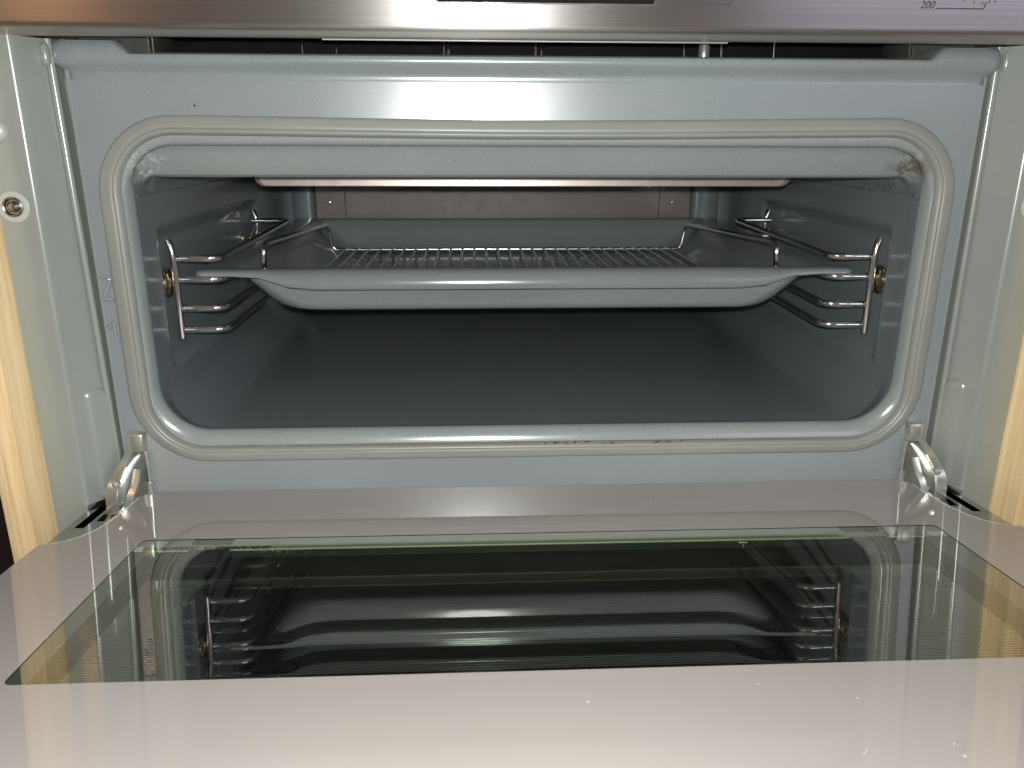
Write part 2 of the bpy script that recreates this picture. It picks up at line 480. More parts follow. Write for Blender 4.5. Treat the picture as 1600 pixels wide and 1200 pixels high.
# ---------------------------------------------------------------- surroundings: dark gap backdrop and oak cabinet sides
bm = bmesh.new(); box(bm, -2.2, 2.2, 0.50, 0.54, -1.2, 1.8)
w = obj('wall', bm, M['gap_backdrop'], smooth=False); w['kind'] = 'structure'  # added backdrop, coloured dark so the gap past the left panel stays dark
for sx, side in ((-1, 'left'), (1, 'right')):
    bm = bmesh.new()
    a, b = sorted((sx * 0.3052, sx * 0.3208))
    box(bm, a, b, -0.0440, 0.46, -0.55, 0.62, 0.0007)
    o = obj('cabinet_side_panel', bm, M['wood'])
    o['label'] = 'upright light oak cabinet panel beside the %s flange of the oven' % side
    o['category'] = 'cabinet panel'; o['group'] = 'oak cabinet sides framing the oven'

# ---------------------------------------------------------------- the oven
oven = thing('built_in_oven', 'built-in oven with grey enamel interior, steel control panel and folded-down glass door', 'oven')


def ring(hw, zb, zt, r, y, rt=None, sag=0.0):
    out = []
    for x, z in rr(hw, zb, zt, r, rt):
        if sag and z > 0.15:
            z -= sag * max(0.0, math.cos(x / 0.2585 * math.pi / 2)) ** 2 * (z - 0.15) / 0.08
        out.append((x, y, z))
    return out


# face plate with the opening, its rounded top lip and raised corner caps
bm = bmesh.new()
ZF = 0.2535
loft(bm, [ring(0.2466, 0.0275, 0.2245, 0.034, 0.0), ring(0.2500, 0.024, 0.228, 0.037, 0.0), ring(0.2640, -0.05, ZF, 0.0012, 0.0)])
prof = [(0.0, ZF - 0.0003), (0.0004, ZF + 0.0022), (-0.0004, ZF + 0.0045), (-0.0030, ZF + 0.0068), (-0.0052, ZF + 0.0090), (-0.0058, ZF + 0.0110),
        (-0.0050, ZF + 0.0131), (-0.0030, ZF + 0.0142), (0.002, ZF + 0.0146), (0.03, ZF + 0.0146)]
xs = [-0.2716, -0.2710, -0.2698, -0.2680, -0.2650, -0.2600, -0.2500, -0.2400, -0.2370, -0.2360, -0.2340, -0.2310, -0.2285, -0.2275, -0.2260] + [-0.22 + 0.44 * i / 16 for i in range(17)]
xs += [-x for x in xs[:15]][::-1]
def lipx(y, z, x):
    a_ = abs(x)
    up = min(1.0, max(0.0, (a_ - 0.2280) / 0.0085)); end = max(0.0, (a_ - 0.2655) / 0.0061)
    t = max(0.0, (z - ZF - 0.0090) / 0.0056)
    z += up * 0.0066 * t
    if end > 0:
        rnd = 1 - math.sqrt(max(0.0, 1 - end * end))
        zc = ZF + 0.0120
        z = zc + (z - zc) * (1 - 0.35 * rnd); y += rnd * 0.0085
    if a_ > 0.2640 and z < ZF + 0.006:
        y += 0.003 * min(1, (a_ - 0.2640) / 0.003)
    return (x, y, z)
loft(bm, [[lipx(y, z, x) for (y, z) in prof] for x in xs], closed=False)
face = obj('face_plate', bm, M['face'], oven, angle=40)

DIGIT_TWO = [(-0.2634, 0.1402), (-0.2622, 0.1418), (-0.2602, 0.1424), (-0.2583, 0.1406), (-0.2586, 0.1380), (-0.2602, 0.1342), (-0.2624, 0.1306), (-0.2629, 0.1287), (-0.2573, 0.1284)]
DIGIT_ONE = [(-0.2634, 0.1102), (-0.2611, 0.1124), (-0.2594, 0.1140), (-0.2594, 0.1083), (-0.2591, 0.1018)]
# embossed shelf level numbers on the left of the face plate
for stroke in (DIGIT_TWO, DIGIT_ONE):
    bm = bmesh.new()
    tube(bm, fillet([(x, -0.0001, z) for x, z in stroke], 0.004, 4), 0.00125, 10)
    for v in bm.verts:
        v.co.y = max(v.co.y * 1.3, -0.0016)
    obj('level_number', bm, M['digit'], oven, angle=60)

# cavity: raised rim round the mouth, sloped ceiling lip, side walls with a pressed-in pocket each
def sstep(x, a, b):
    t = min(1.0, max(0.0, (x - a) / (b - a))); return t * t * (3 - 2 * t)
def cav_ring(hw, zb, zt, r, y, rt):
    out = []
    for x, z in rr(hw, zb, zt, r, rt, 10, 46):
        if abs(abs(x) - hw) < 1e-6:
            d = sstep(y, 0.0355, 0.0445) * (1 - sstep(y, 0.279, 0.289)) * sstep(z, 0.0725, 0.0800) * (1 - sstep(z, 0.1590, 0.1680))
            x += math.copysign(0.0042 * d, x)
        out.append((x, y, z))
    return out
CR = [(0.2466, 0.0275, 0.2245, 0.034, 0.0, 0.034), (0.2448, 0.0292, 0.2228, 0.0335, -0.0004, 0.0335), (0.2431, 0.0330, 0.2200, 0.033, 0.0004, 0.032), (0.2419, 0.0372, 0.2184, 0.0320, 0.0022, 0.030),
      (0.2409, 0.0398, 0.2180, 0.0310, 0.0048, 0.028), (0.2403, 0.0406, 0.2196, 0.0300, 0.0075, 0.027), (0.2402, 0.0405, 0.2188, 0.0300, 0.0090, 0.025), (0.2402, 0.0395, 0.2130, 0.030, 0.0120, 0.022),
      (0.2403, 0.0370, 0.2065, 0.030, 0.0160, 0.016), (0.2404, 0.0352, 0.2010, 0.031, 0.0195, 0.010), (0.2405, 0.0346, 0.1995, 0.031, 0.0212, 0.009), (0.2405, 0.0344, 0.1998, 0.031, 0.0230, 0.010), (0.2405, 0.0344, 0.2060, 0.031, 0.0290, 0.016),
      (0.2405, 0.0344, 0.2085, 0.031, 0.0330, 0.020)]
for y in [0.0355 + 0.001 * i for i in range(10)] + [0.05 + 0.02 * i for i in range(12)] + [0.278 + 0.0015 * i for i in range(9)] + [0.32, 0.36, 0.380]:
    CR.append((0.2405, 0.0344, 0.2110, 0.031, y, 0.026))
CR += [(0.2385, 0.0365, 0.2095, 0.032, 0.392, 0.028), (0.230, 0.045, 0.202, 0.03, 0.400, 0.026)]
bm = bmesh.new()
loft(bm, [cav_ring(*c) for c in CR[:10]], mi=1)
loft(bm, [cav_ring(*c) for c in CR[9:]], cap1=True, mi=0)
bmesh.ops.remove_doubles(bm, verts=bm.verts, dist=1e-6)
for f in bm.faces:
    cc = f.calc_center_median()
    if f.material_index == 1 and cc.y > 0.0072 and cc.z < 0.196:
        f.material_index = 0
obj('oven_cavity', bm, [M['cavity'], M['rim']], oven, angle=50)

for sx in (-1, 1):
    bm = bmesh.new()
    for z in (0.0578, 0.1890):
        tube(bm, [(sx * 0.2406, 0.012, z), (sx * 0.2406, 0.37, z)], 0.0008, 8)
    obj('pressed_seam', bm, M['cavity'], oven)

# rear liner: brown sheet between two enamel pilasters, with seams and screws
bm = bmesh.new()
for x0, x1 in ((-0.2065, -0.1755), (-0.1752, 0.1642), (0.1645, 0.1985)):
    box(bm, x0, x1, 0.392, 0.398, 0.05, 0.196, 0.0005)
back = obj('back_liner', bm, M['back'], oven, smooth=False)
for sx, xi, xo in ((-1, 0.2070, 0.2330), (1, 0.1990, 0.2310)):
    bm = bmesh.new()
    sec = [(xi, 0.400), (xi + 0.0004, 0.3885), (xi + 0.002, 0.3862), (xi + 0.005, 0.3850), (xi + 0.016, 0.3850), (xo - 0.006, 0.3870), (xo - 0.002, 0.3905), (xo, 0.400)]
    loft(bm, [[(sx * x, y, z) for x, y in sec] for z in (0.045, 0.1, 0.15, 0.205)], closed=False)
    obj('rear_pilaster', bm, M['cavity'], oven, angle=60)
for x, z in ((-0.192, 0.1545), (0.1780, 0.1550), (-0.165, 0.1725), (0.152, 0.1720)):
    bm = bmesh.new(); lathe(bm, [(0.0021, 0), (0.0021, 0.0008), (0.0014, 0.0016), (0.0003, 0.0018)], (x, 0.392, z), (0, -1, 0), 12)
    obj('liner_screw', bm, M['trim'], oven)

# heat shield pan below the ceiling
bm = bmesh.new()
fr_ = rrect2(-0.1925, 0.1925, 0.1892, 0.2300, 0.007, 6)
loft(bm, [[(x * 0.992, 0.104, (z - 0.2) * 0.98 + 0.2) for x, z in fr_], [(x, 0.1003, z) for x, z in fr_], [(x * 1.0015, 0.1, z) for x, z in fr_], [(x * 1.002, 0.102, z - 0.0002) for x, z in fr_], [(x * 1.002, 0.34, z - 0.0002) for x, z in fr_]], cap0=True, cap1=True)
obj('heat_shield', bm, M['shield'], oven, angle=40)

# silicone gasket
G = []
for off, y in ((-0.0002, 0.0006), (-0.0002, -0.0012), (0.0006, -0.0020), (0.0020, -0.0027), (0.0050, -0.0033), (0.0072, -0.0041), (0.0079, -0.0039), (0.0084, -0.0034), (0.0090, -0.0041), (0.0101, -0.0043), (0.0113, -0.0034), (0.0122, -0.0020), (0.0127, -0.0006), (0.0130, 0.0008)):
    G.append(ring(0.2562 - off * 0.97, 0.0215 + off * 0.80, 0.2350 - off * 0.86, 0.046 - off, y, 0.046 - off, 0.0022))
bm = bmesh.new(); loft(bm, G)
gas = obj('door_gasket', bm, M['gasket'], oven, angle=70)

# side flanges: groove, bead, side wall, front flange
def arc(cx, cy, r, a0, a1, n):
    return [(cx + r * math.cos(math.radians(a0 + (a1 - a0) * i / n)), cy + r * math.sin(math.radians(a0 + (a1 - a0) * i / n))) for i in range(n + 1)]
SEC = [(0.2638, 0.0001), (0.2646, 0.0002)] + arc(0.2650, 0.0018, 0.0016, 270, 355, 6) + [(0.2668, 0.0085), (0.2690, 0.0085), (0.2694, 0.0020)] + arc(0.2709, -0.0004, 0.0020, 180, 335, 10)
SEC += [(0.2729, -0.0024), (0.2738, -0.0042), (0.2768, -0.0092), (0.2800, -0.0146), (0.2812, -0.01665)] + arc(0.28535, -0.01685, 0.0035, 210.3, 270, 10) + [(0.2950, -0.02035), (0.3030, -0.02035), (0.3044, -0.0201), (0.3048, -0.0192), (0.3048, -0.010)]
SEC = [(x, y) for x, y in SEC]
def secx(sx, x, y, z):
    k = min(1.0, max(0.0, (0.2815 - x) / 0.008)) * min(1.0, max(0.0, (x - 0.2655) / 0.004))
    return (sx * (x + k * (((z - 0.14) * 0.0155) if sx < 0 else (-0.0004 - (z - 0.14) * 0.007))), y, z)
for sx in (-1, 1):
    bm = bmesh.new()
    zs = [0.0006, 0.02, 0.06, 0.12, 0.20, 0.25, 0.2610, 0.2745]
    loft(bm, [[secx(sx, x, y, z) for x, y in SEC] for z in zs], closed=False)
    loft(bm, [[(sx * x, y, z) for x, y in ((0.2836, -0.010), (0.2836, -0.0203), (0.2950, -0.0203), (0.3030, -0.0203), (0.3044, -0.0201), (0.3048, -0.0192), (0.3048, -0.010))] for z in (-0.40, 0.0006)], closed=False)
    fl = obj('side_flange', bm, M['flange'], oven, angle=32)
    # screw in its countersunk ring
    X = sx * 0.2958
    bm = bmesh.new()
    lathe(bm, [(0.0088, 0.0), (0.0086, 0.0006), (0.0080, 0.0009), (0.0060, 0.0007)], (X, -0.0202, 0.1852), (0, -1, 0), 28)
    obj('screw_washer', bm, M['bump'], fl)
    bm = bmesh.new()
    lathe(bm, [(0.0056, 0.0), (0.0056, 0.0014), (0.0049, 0.0019), (0.0044, 0.0016), (0.0040, 0.0004), (0.0032, 0.0003), (0.0030, 0.0012), (0.0018, 0.0022), (0.0004, 0.0023)], (X, -0.0206, 0.1852), (0, -1, 0), 24)
    obj('flange_screw', bm, M['screw'], fl)
    bm = bmesh.new()
    lathe(bm, [(0.0066, 0.0), (0.0064, 0.0015), (0.0054, 0.0028), (0.0030, 0.0036), (0.0003, 0.0038)], (sx * 0.2985, -0.0202, 0.2257), (0, -1, 0), 24)
    obj('rubber_bumper', bm, M['bump'], fl)
    # pressed relief low on the side wall
    bm = bmesh.new()
    def rel(o, h):
        out = []
        for q, z in rrect2(-0.0012, 0.0125 - o, 0.0006, 0.0740 - o, 0.0045, 6):   # q runs along the slanted wall
            x, y, _ = secx(sx, 0.2727 + q * 0.511 + 0.0003, -0.0024 - q * 0.859, z)
            out.append((x - sx * h * 0.859, y - h * 0.511, z))
        return out
    loft(bm, [rel(0.0, -0.0004), rel(0.0006, 0.0008), rel(0.0020, 0.0020), rel(0.0032, 0.0023)], cap1=True)
    obj('wall_relief', bm, M['flange'], fl, angle=60)
    # rounded end piece where the side wall meets the corner cap
    bm = bmesh.new()
    lathe(bm, [(0.0004, 0.0), (0.0016, 0.0004), (0.0024, 0.0018), (0.0026, 0.0055), (0.0024, 0.0100), (0.0018, 0.0120), (0.0004, 0.0126)], (sx * 0.2738, -0.0030, 0.2600), (0, 0, 1), 14)
    obj('wall_knuckle', bm, M['flange'], fl, angle=60)

# control panel
bm = bmesh.new()
PP = [(-0.0600, 0.400), (-0.0600, 0.33), (-0.0600, 0.2768), (-0.0597, 0.2754), (-0.0588, 0.2742), (-0.0574, 0.2736), (-0.0555, 0.2735), (-0.0300, 0.2741), (-0.0150, 0.2745), (-0.0145, 0.2748), (-0.0145, 0.2775)]
loft(bm, [[(x, y, z) for y, z in PP] for x in [-0.3040 + 0.608 * i / 12 for i in range(13)]], closed=False)
panel = obj('control_panel', bm, M['brushed'], oven, angle=30)
bm = bmesh.new()
dl = rrect2(-0.0565, 0.0532, 0.2860, 0.3100, 0.0014, 4)
loft(bm, [[(x, -0.0598, z) for x, z in dl], [(x, -0.0604, z) for x, z in dl], [(x * 0.985, -0.0604, (z - 0.298) * 0.94 + 0.298) for x, z in dl], [(x * 0.985, -0.0600, (z - 0.298) * 0.94 + 0.298) for x, z in dl]])
obj('display_trim', bm, M['trim'], panel, angle=20)
bm = bmesh.new(); dl2 = [(x * 0.984, -0.06025, (z - 0.298) * 0.935 + 0.298) for x, z in dl]
bm.faces.new([bm.verts.new(p) for p in dl2]); obj('display', bm, M['display'], panel, smooth=False)
for tx, lx0, lx1, hi in ((0.0573, 0.0650, 0.0903, 0.0004), (0.1872, 0.1952, 0.2204, -0.0002)):
    text('temperature_number', '200', M['print'], panel, (tx, -0.06012, 0.2865 + hi), 0.0050, (math.pi / 2, 0, 0), shear=0.2)
    bm = bmesh.new()
    z0 = 0.2866 + hi
    for a, b in (((lx0, z0), (lx1, z0)), ((lx1, z0), (lx1 + 0.0007, z0 + 0.0032))):
        dx, dz = b[0] - a[0], b[1] - a[1]; L = math.hypot(dx, dz); px, pz = -dz / L * 0.00022, dx / L * 0.00022
        bm.faces.new([bm.verts.new(p) for p in ((a[0] + px, -0.06012, a[1] + pz), (a[0] - px, -0.06012, a[1] - pz), (b[0] - px, -0.06012, b[1] - pz), (b[0] + px, -0.06012, b[1] + pz))])
    obj('scale_line', bm, M['print'], panel, smooth=False)
    bm = bmesh.new()
    cx, cz = lx1 - 0.0095, 0.3115
    for k, (dx, dz) in enumerate(((-0.0045, 0.0038), (0.0, 0.0030), (0.0040, 0.0026), (0.0072, 0.0032), (0.0100, 0.0034))):
        x, z = lx1 - 0.0060 + dx * 1.1, z0 + dz - 0.0006
        bm.faces.new([bm.verts.new(p) for p in ((x, -0.06012, z), (x + 0.0005, -0.06012, z), (x + 0.0008, -0.06012, z + 0.0011), (x + 0.0003, -0.06012, z + 0.0011))])
    obj('scale_tick', bm, M['print'], panel, smooth=False)

# vent slot behind and below the panel
bm = bmesh.new()
loft(bm, [[(x, 0.030, 0.2681), (x, 0.075, 0.2681), (x, 0.075, 0.300), (x, -0.0140, 0.300), (x, -0.0140, 0.2776)] for x in (-0.2700, 0.2700)], closed=False)
vent = obj('vent_slot', bm, M['black'], oven, smooth=False)
for x, y, r in ((-0.1343, 0.004, 0.0005), (-0.1157, 0.008, 0.0005), (-0.0541, 0.002, 0.0007), (-0.0518, 0.010, 0.0009), (-0.0018, 0.002, 0.0008), (0.0022, 0.010, 0.0007), (0.0850, 0.006, 0.0007), (0.1064, 0.004, 0.0008), (0.1371, 0.003, 0.0005)):
    bm = bmesh.new(); tube(bm, [(x, y, 0.2660), (x, y, 0.2780), (x, y, 0.2980)], r, 8)
    obj('vent_pin', bm, M['chrome'], vent)
bm = bmesh.new(); lathe(bm, [(0.0034, 0), (0.0034, 0.0065), (0.0030, 0.0072), (0.0030, 0.0085), (0.0034, 0.009), (0.0034, 0.028)], (0.0985, 0.012, 0.2682), (0, 0, 1), 18)
obj('vent_post', bm, M['zinc'], vent)
for sx in (-1, 1):
    bm = bmesh.new()
    box(bm, *sorted((sx * 0.2146, sx * 0.2154)), -0.003, 0.03, 0.2665, 0.2990, 0.0002)
    box(bm, *sorted((sx * 0.2176, sx * 0.2182)), -0.001, 0.03, 0.2665, 0.2990, 0.0002)
    box(bm, *sorted((sx * 0.2184, sx * 0.2600)), 0.010, 0.013, 0.2665, 0.2990)
    obj('vent_bracket', bm, M['dark_metal'], vent)
bm = bmesh.new(); tube(bm, [(-0.12, -0.0120, 0.2746), (0.0, -0.0120, 0.2745), (0.105, -0.0120, 0.2746)], 0.0007, 8)  # highlight on the panel's under edge, built as a short chrome tube
obj('lip_highlight', bm, M['chrome'], vent)

# burnt crumbs stuck along the bottom of the gasket
bm = bmesh.new()
for k in range(34):
    x = random.choice([random.gauss(-0.006, 0.016), random.gauss(0.022, 0.006), random.uniform(-0.035, 0.10), random.gauss(0.088, 0.010)])
    if not -0.045 < x < 0.11:
        continue
    s = random.uniform(0.00025, 0.0008) * (1.6 if random.random() < 0.12 else 1)
    mtx = Matrix.Translation((x, -0.0024 + random.uniform(-0.0008, 0.0008), 0.0311 + random.uniform(-0.0006, 0.0005))) @ Matrix.Diagonal((s * random.uniform(1, 2.2), s, s * 0.7, 1))
    r = bmesh.ops.create_icosphere(bm, subdivisions=1, radius=1.0, matrix=mtx)
    for v in r['verts']:
        v.co += Vector((random.uniform(-1, 1), random.uniform(-1, 1), random.uniform(-1, 1))) * s * 0.35
o = obj('crumbs', bm, M['rust'], oven, smooth=False); o['kind'] = 'stuff'
# ---- hinges: cap on the face plate, plate and lever reaching into the door
for sx in (-1, 1):
    bm = bmesh.new()
    box(bm, *sorted((sx * 0.2492, sx * 0.2592)), -0.0075, 0.004, 0.0300, 0.0432, 0.0022)
    hinge = obj('door_hinge', bm, M['zinc'], oven, angle=40)
    bm = bmesh.new()   # curved outer lever, a bent strap
    cen = fillet([(0.2590, -0.0040, 0.0320), (0.2605, -0.0150, 0.0260), (0.2650, -0.0240, 0.0150), (0.2660, -0.0260, 0.0050), (0.2660, -0.0260, -0.0120)], 0.006, 6)
    def strap(p, w_, t_, k):
        x, y, z = p
        d = Vector((0, -0.6, 0.8)) if k < len(cen) * 0.5 else Vector((0, -1, 0))
        return [(sx * (x - w_), y, z), (sx * (x + w_), y, z), (sx * (x + w_), y + t_, z - t_ * 0.5), (sx * (x - w_), y + t_, z - t_ * 0.5)]
    loft(bm, [strap(p, 0.0022 + 0.0012 * min(1, k / 14), 0.0022, k) for k, p in enumerate(cen)], cap0=True, cap1=True)
    obj('hinge_lever', bm, M['zinc'], hinge, angle=30)
    bm = bmesh.new()   # slanted cheek plate between the inner edge and the lever
    lv = fillet([(0.2585, -0.0030, 0.0312), (0.2600, -0.0130, 0.0255), (0.2640, -0.0215, 0.0150), (0.2650, -0.0235, 0.0050), (0.2650, -0.0235, -0.0100)], 0.006, 6)
    n_ = len(lv)
    front = [[(sx * 0.2500, -0.0032, 0.0300 - 0.040 * i / (n_ - 1)), (sx * (0.2500 + 0.45 * (p.x - 0.2500)), -0.0032 + 0.35 * (p.y + 0.0032), (0.0300 - 0.040 * i / (n_ - 1)) * 0.55 + p.z * 0.45), tuple((sx * p.x, p.y, p.z))] for i, p in enumerate(lv)]
    loft(bm, front, closed=False)
    cheek = obj('hinge_cheek', bm, M['cheek'], hinge, angle=40)
    sd = cheek.modifiers.new('sheet', 'SOLIDIFY'); sd.thickness = 0.001; sd.offset = 0
    bm = bmesh.new()   # inner link
    cen2 = fillet([(0.2545, -0.0100, 0.0205), (0.2545, -0.0150, 0.0130), (0.2570, -0.0195, 0.0060), (0.2600, -0.0215, -0.0060)], 0.006, 6)
    loft(bm, [strap(p, 0.0021, 0.0016, k) for k, p in enumerate(cen2)], cap0=True, cap1=True)
    obj('hinge_link', bm, M['zinc'], hinge, angle=30)
    bm = bmesh.new()
    tube(bm, [(sx * 0.2503, -0.0030, 0.0300), (sx * 0.2500, -0.0036, 0.010), (sx * 0.2500, -0.0040, -0.010)], 0.0009, 8)
    tube(bm, [(sx * 0.2503, -0.0034, 0.0085), (sx * 0.2503, -0.0036, 0.0005)], 0.0022, 10)
    obj('hinge_edge', bm, M['zinc'], hinge)
    bm = bmesh.new()
    lathe(bm, [(0.0026, 0.0), (0.0026, 0.0016), (0.0018, 0.0024), (0.0003, 0.0026)], (sx * 0.2626, -0.0225, 0.0160), (-sx * 0.6, -0.8, 0), 14)
    lathe(bm, [(0.0024, 0.0), (0.0024, 0.0016), (0.0014, 0.0024), (0.0003, 0.0026)], (sx * 0.2605, -0.0230, -0.0020), (-sx * 0.6, -0.8, 0), 14)
    obj('hinge_rivet', bm, M['zinc'], hinge)

# ---------------------------------------------------------------- door, built flat in its own frame and tipped to its rest angle
TILT = 0.0802908
door_glass_u = [(0.2555, 0.001), (0.2550, 0.018), (0.2553, 0.036), (0.2568, 0.052), (0.2595, 0.0635), (0.2635, 0.0720), (0.2690, 0.0778), (0.2750, 0.0808), (0.2815, 0.0822)]


def dw(u, v, w_):   # local door frame: x along the hinge, -y out from it, z up
    return (u, -v, w_)


door = None
bm = bmesh.new()
# frame tray: rim walls and outer shell
def wallbox(u0, u1, v0, v1, w0, w1, bev=0.0):
    box(bm, u0, u1, -v1, -v0, w0, w1, bev)
wallbox(-0.2812, -0.2790, 0.002, 0.335, -0.040, -0.0044)
wallbox(0.2790, 0.2812, 0.002, 0.335, -0.040, -0.0044)
wallbox(-0.2790, 0.2790, 0.002, 0.0050, -0.040, -0.0044)
wallbox(-0.2790, 0.2790, 0.330, 0.335, -0.040, -0.0044)
door = obj('door', bm, M['plate'], oven, angle=30)
door.rotation_euler = (-TILT, 0, 0)
WIN = rrect2(-0.2262, 0.2312, 0.0784, 0.2172, 0.0035, 5)
OUT = door_glass_u + [(0.2815, 0.20), (0.2815, 0.3345), (-0.2815, 0.3345), (-0.2815, 0.20)] + [(-u, v) for u, v in door_glass_u[::-1]]
bm = bmesh.new()
sheet_with_holes(bm, OUT, [WIN], lambda u, v: dw(u, v, 0.0), 0)
n0 = len(OUT)
top = [dw(u, v, 0.0) for u, v in OUT]; bot = [dw(u, v, -0.0040) for u, v in OUT]
loft(bm, [top, bot], mi=1)
bmesh.ops.remove_doubles(bm, verts=bm.verts, dist=1e-6)
obj('glass_border', bm, [M['border'], M['edge']], door, smooth=False, flat_up=True)
# bright polished rim along the curved corners
for sx in (-1, 1):
    bm = bmesh.new()
    tube(bm, [dw(sx * (u + 0.0007), v, -0.0006) for u, v in door_glass_u] + [dw(sx * 0.290, 0.083, -0.0006)] * 0, 0.0006, 6)
    tube(bm, [dw(sx * (u + 0.0011), v - 0.0006, -0.0034) for u, v in door_glass_u], 0.0005, 6)
    obj('glass_rim', bm, M['edge'], door)
bm = bmesh.new(); bm.faces.new([bm.verts.new(dw(u, v, -0.0003)) for u, v in WIN])
obj('inner_glass', bm, M['pane'], door, smooth=False, flat_up=True)
# ledge, middle glass, outer glass inside the door
bm = bmesh.new()
box(bm, -0.2790, 0.2790, -0.0604, -0.0400, -0.020, -0.0121)
obj('spacer_ledge', bm, M['spacer'], door, smooth=False)
for u0, u1, e in ((-0.2790, -0.2290, -0.2335), (0.2330, 0.2790, 0.2375)):
    bm = bmesh.new(); box(bm, u0, u1, -0.300, -0.0670, -0.020, -0.0121)
    obj('side_ledge', bm, M['ledge'], door, smooth=False)
bm = bmesh.new(); box(bm, -0.2333, 0.2373, -0.0668, -0.0606, -0.0165, -0.0119, 0.0004)
obj('glass_seal', bm, M['olive'], door, smooth=False)
for x0, x1 in ((-0.2060, -0.1830), (0.1860, 0.2080)):
    bm = bmesh.new(); box(bm, x0, x1, -0.0603, -0.045, -0.0120, -0.0100, 0.0004)
    box(bm, x0, x1 + 0.001, -0.0880, -0.0670, -0.0128, -0.0116, 0.0002)
    obj('spacer_clip', bm, M['clip'], door)
bm = bmesh.new(); bm.faces.new([bm.verts.new(dw(u, v, -0.0125)) for u, v in rrect2(-0.2288, 0.2328, 0.0669, 0.315, 0.002, 3)])
obj('middle_glass', bm, M['pane2'], door, smooth=False, flat_up=True)
bm = bmesh.new(); box(bm, -0.2788, 0.2788, -0.3298, -0.0052, -0.038, -0.030)
obj('outer_glass', bm, M['outer'], door, smooth=False)
text('glass_stamp', '\u00a9 PLANIBEL A  0000070053', M['dark_print'], door, dw(-0.1590, 0.0632, -0.0114), 0.0062, (0, 0, math.pi), shear=0.15, space=1.0, offset=0.00016)
# hinge plates in the cut corners, each with its slot
for sx in (-1, 1):
    bm = bmesh.new()
    cut = [(0.2562, 0.003)] + [(u + 0.0009, v) for u, v in door_glass_u[1:]] + [(0.2819, 0.0822), (0.2819, 0.003)]
    slot = rrect2(0.2712, 0.2770, 0.0075, 0.0520, 0.0008, 2)
    win2 = rrect2(0.2618, 0.2690, 0.0130, 0.0420, 0.0012, 2)
    fn = lambda u, v: dw(sx * u, v, -0.0030)
    sheet_with_holes(bm, cut, [slot, win2], fn)
    for L in (cut, slot, win2):
        loft(bm, [[dw(sx * u, v, -0.0030) for u, v in L], [dw(sx * u, v, -0.0120) for u, v in L]])
    bmesh.ops.remove_doubles(bm, verts=bm.verts, dist=1e-6)
    obj('hinge_plate', bm, M['plate'], door, smooth=False)
    bm = bmesh.new(); box(bm, *sorted((sx * 0.2600, sx * 0.2785)), -0.0560, -0.0055, -0.026, -0.0125)
    obj('hinge_pocket', bm, M['black'], door, smooth=False)
    bm = bmesh.new()
    tube(bm, [dw(sx * 0.2652, 0.016, -0.0060), dw(sx * 0.2656, 0.030, -0.0045), dw(sx * 0.2652, 0.041, -0.0070)], 0.0012, 8)
    tube(bm, [dw(sx * 0.2700, 0.018, -0.0040), dw(sx * 0.2704, 0.046, -0.0040)], 0.0007, 6)
    obj('hinge_spring', bm, M['brass'], door)

# ---------------------------------------------------------------- shelf racks, left and right
ROD_Z = (0.1455, 0.1315, 0.1120, 0.0972)
for sx, side in ((-1, 'left'), (1, 'right')):
    rk = thing('shelf_rack', 'chromed wire shelf rack screwed to the %s oven wall' % side, 'shelf rack', (sx * 0.2365, 0.047, 0.0945), 'wire shelf racks on the oven walls')
    bx, by, bz = rk.location
    def P(x, y, z):
        return (x * sx - bx, y - by, z - bz)
    for ya, yb in ((0.047, 0.0455), (0.262, 0.2625)):
        bm = bmesh.new()
        tube(bm, fillet([P(0.2392, ya + 0.0005, 0.1580), P(0.2372, ya, 0.1535), P(0.2362, ya - 0.0006, 0.1450), P(0.2362, ya - 0.0006, 0.0922)], 0.004, 4), 0.0024, 12)
        obj('upright', bm, M['chrome'], rk)
    for z in ROD_Z:
        dz = 0.0035 if z > 0.14 else 0.003
        bm = bmesh.new()
        tube(bm, fillet([P(0.2395, 0.0502, z), P(0.2075, 0.0502, z), P(0.2065, 0.2580, z + dz), P(0.2395, 0.2580, z + dz)], 0.0105, 7), 0.0024, 12)
        obj('shelf_rod', bm, M['chrome'], rk)
    bm = bmesh.new()
    lathe(bm, [(0.0100, 0.0), (0.0100, 0.0009), (0.0086, 0.0012), (0.0084, 0.0022), (0.0070, 0.0028), (0.0060, 0.0024), (0.0040, 0.0034), (0.0020, 0.0036)], P(0.2422, 0.0470, 0.1300), (-sx, 0, 0), 22)
    nut = obj('rack_nut', bm, M['brass'], rk, angle=25)
    bm = bmesh.new(); lathe(bm, [(0.0080, 0.0), (0.0080, 0.0012), (0.0055, 0.0020), (0.0004, 0.0022)], P(0.2420, 0.2600, 0.1330), (-sx, 0, 0), 18)
    obj('rack_nut', bm, M['brass'], rk, angle=25)

# ---------------------------------------------------------------- baking tray on the second level
tray = thing('baking_tray', 'deep grey enamel baking tray with a broad rolled front lip, resting on the rack rods', 'baking tray', (0, 0.2, 0.1045))
ty0, ty1 = 0.0500, 0.3800


def tl(hw, y0, y1, r, z):
    """tray loop in plan; z may be a function of x, y"""
    out = []
    for x, yy in rr(hw, y0, y1, r, None, 10, 24):
        zz = z(x, yy) if callable(z) else z
        out.append((x, yy - 0.2, zz - 0.1045))
    return out


def front_k(x, y):   # 1 on the front edge between the shoulders, 0 elsewhere
    if y > 0.09:
        return 0.0
    t = min(1.0, max(0.0, (0.191 - abs(x)) / 0.037)); t = t * t * (3 - 2 * t)
    return t * min(1.0, max(0.0, (0.085 - y) / 0.02))


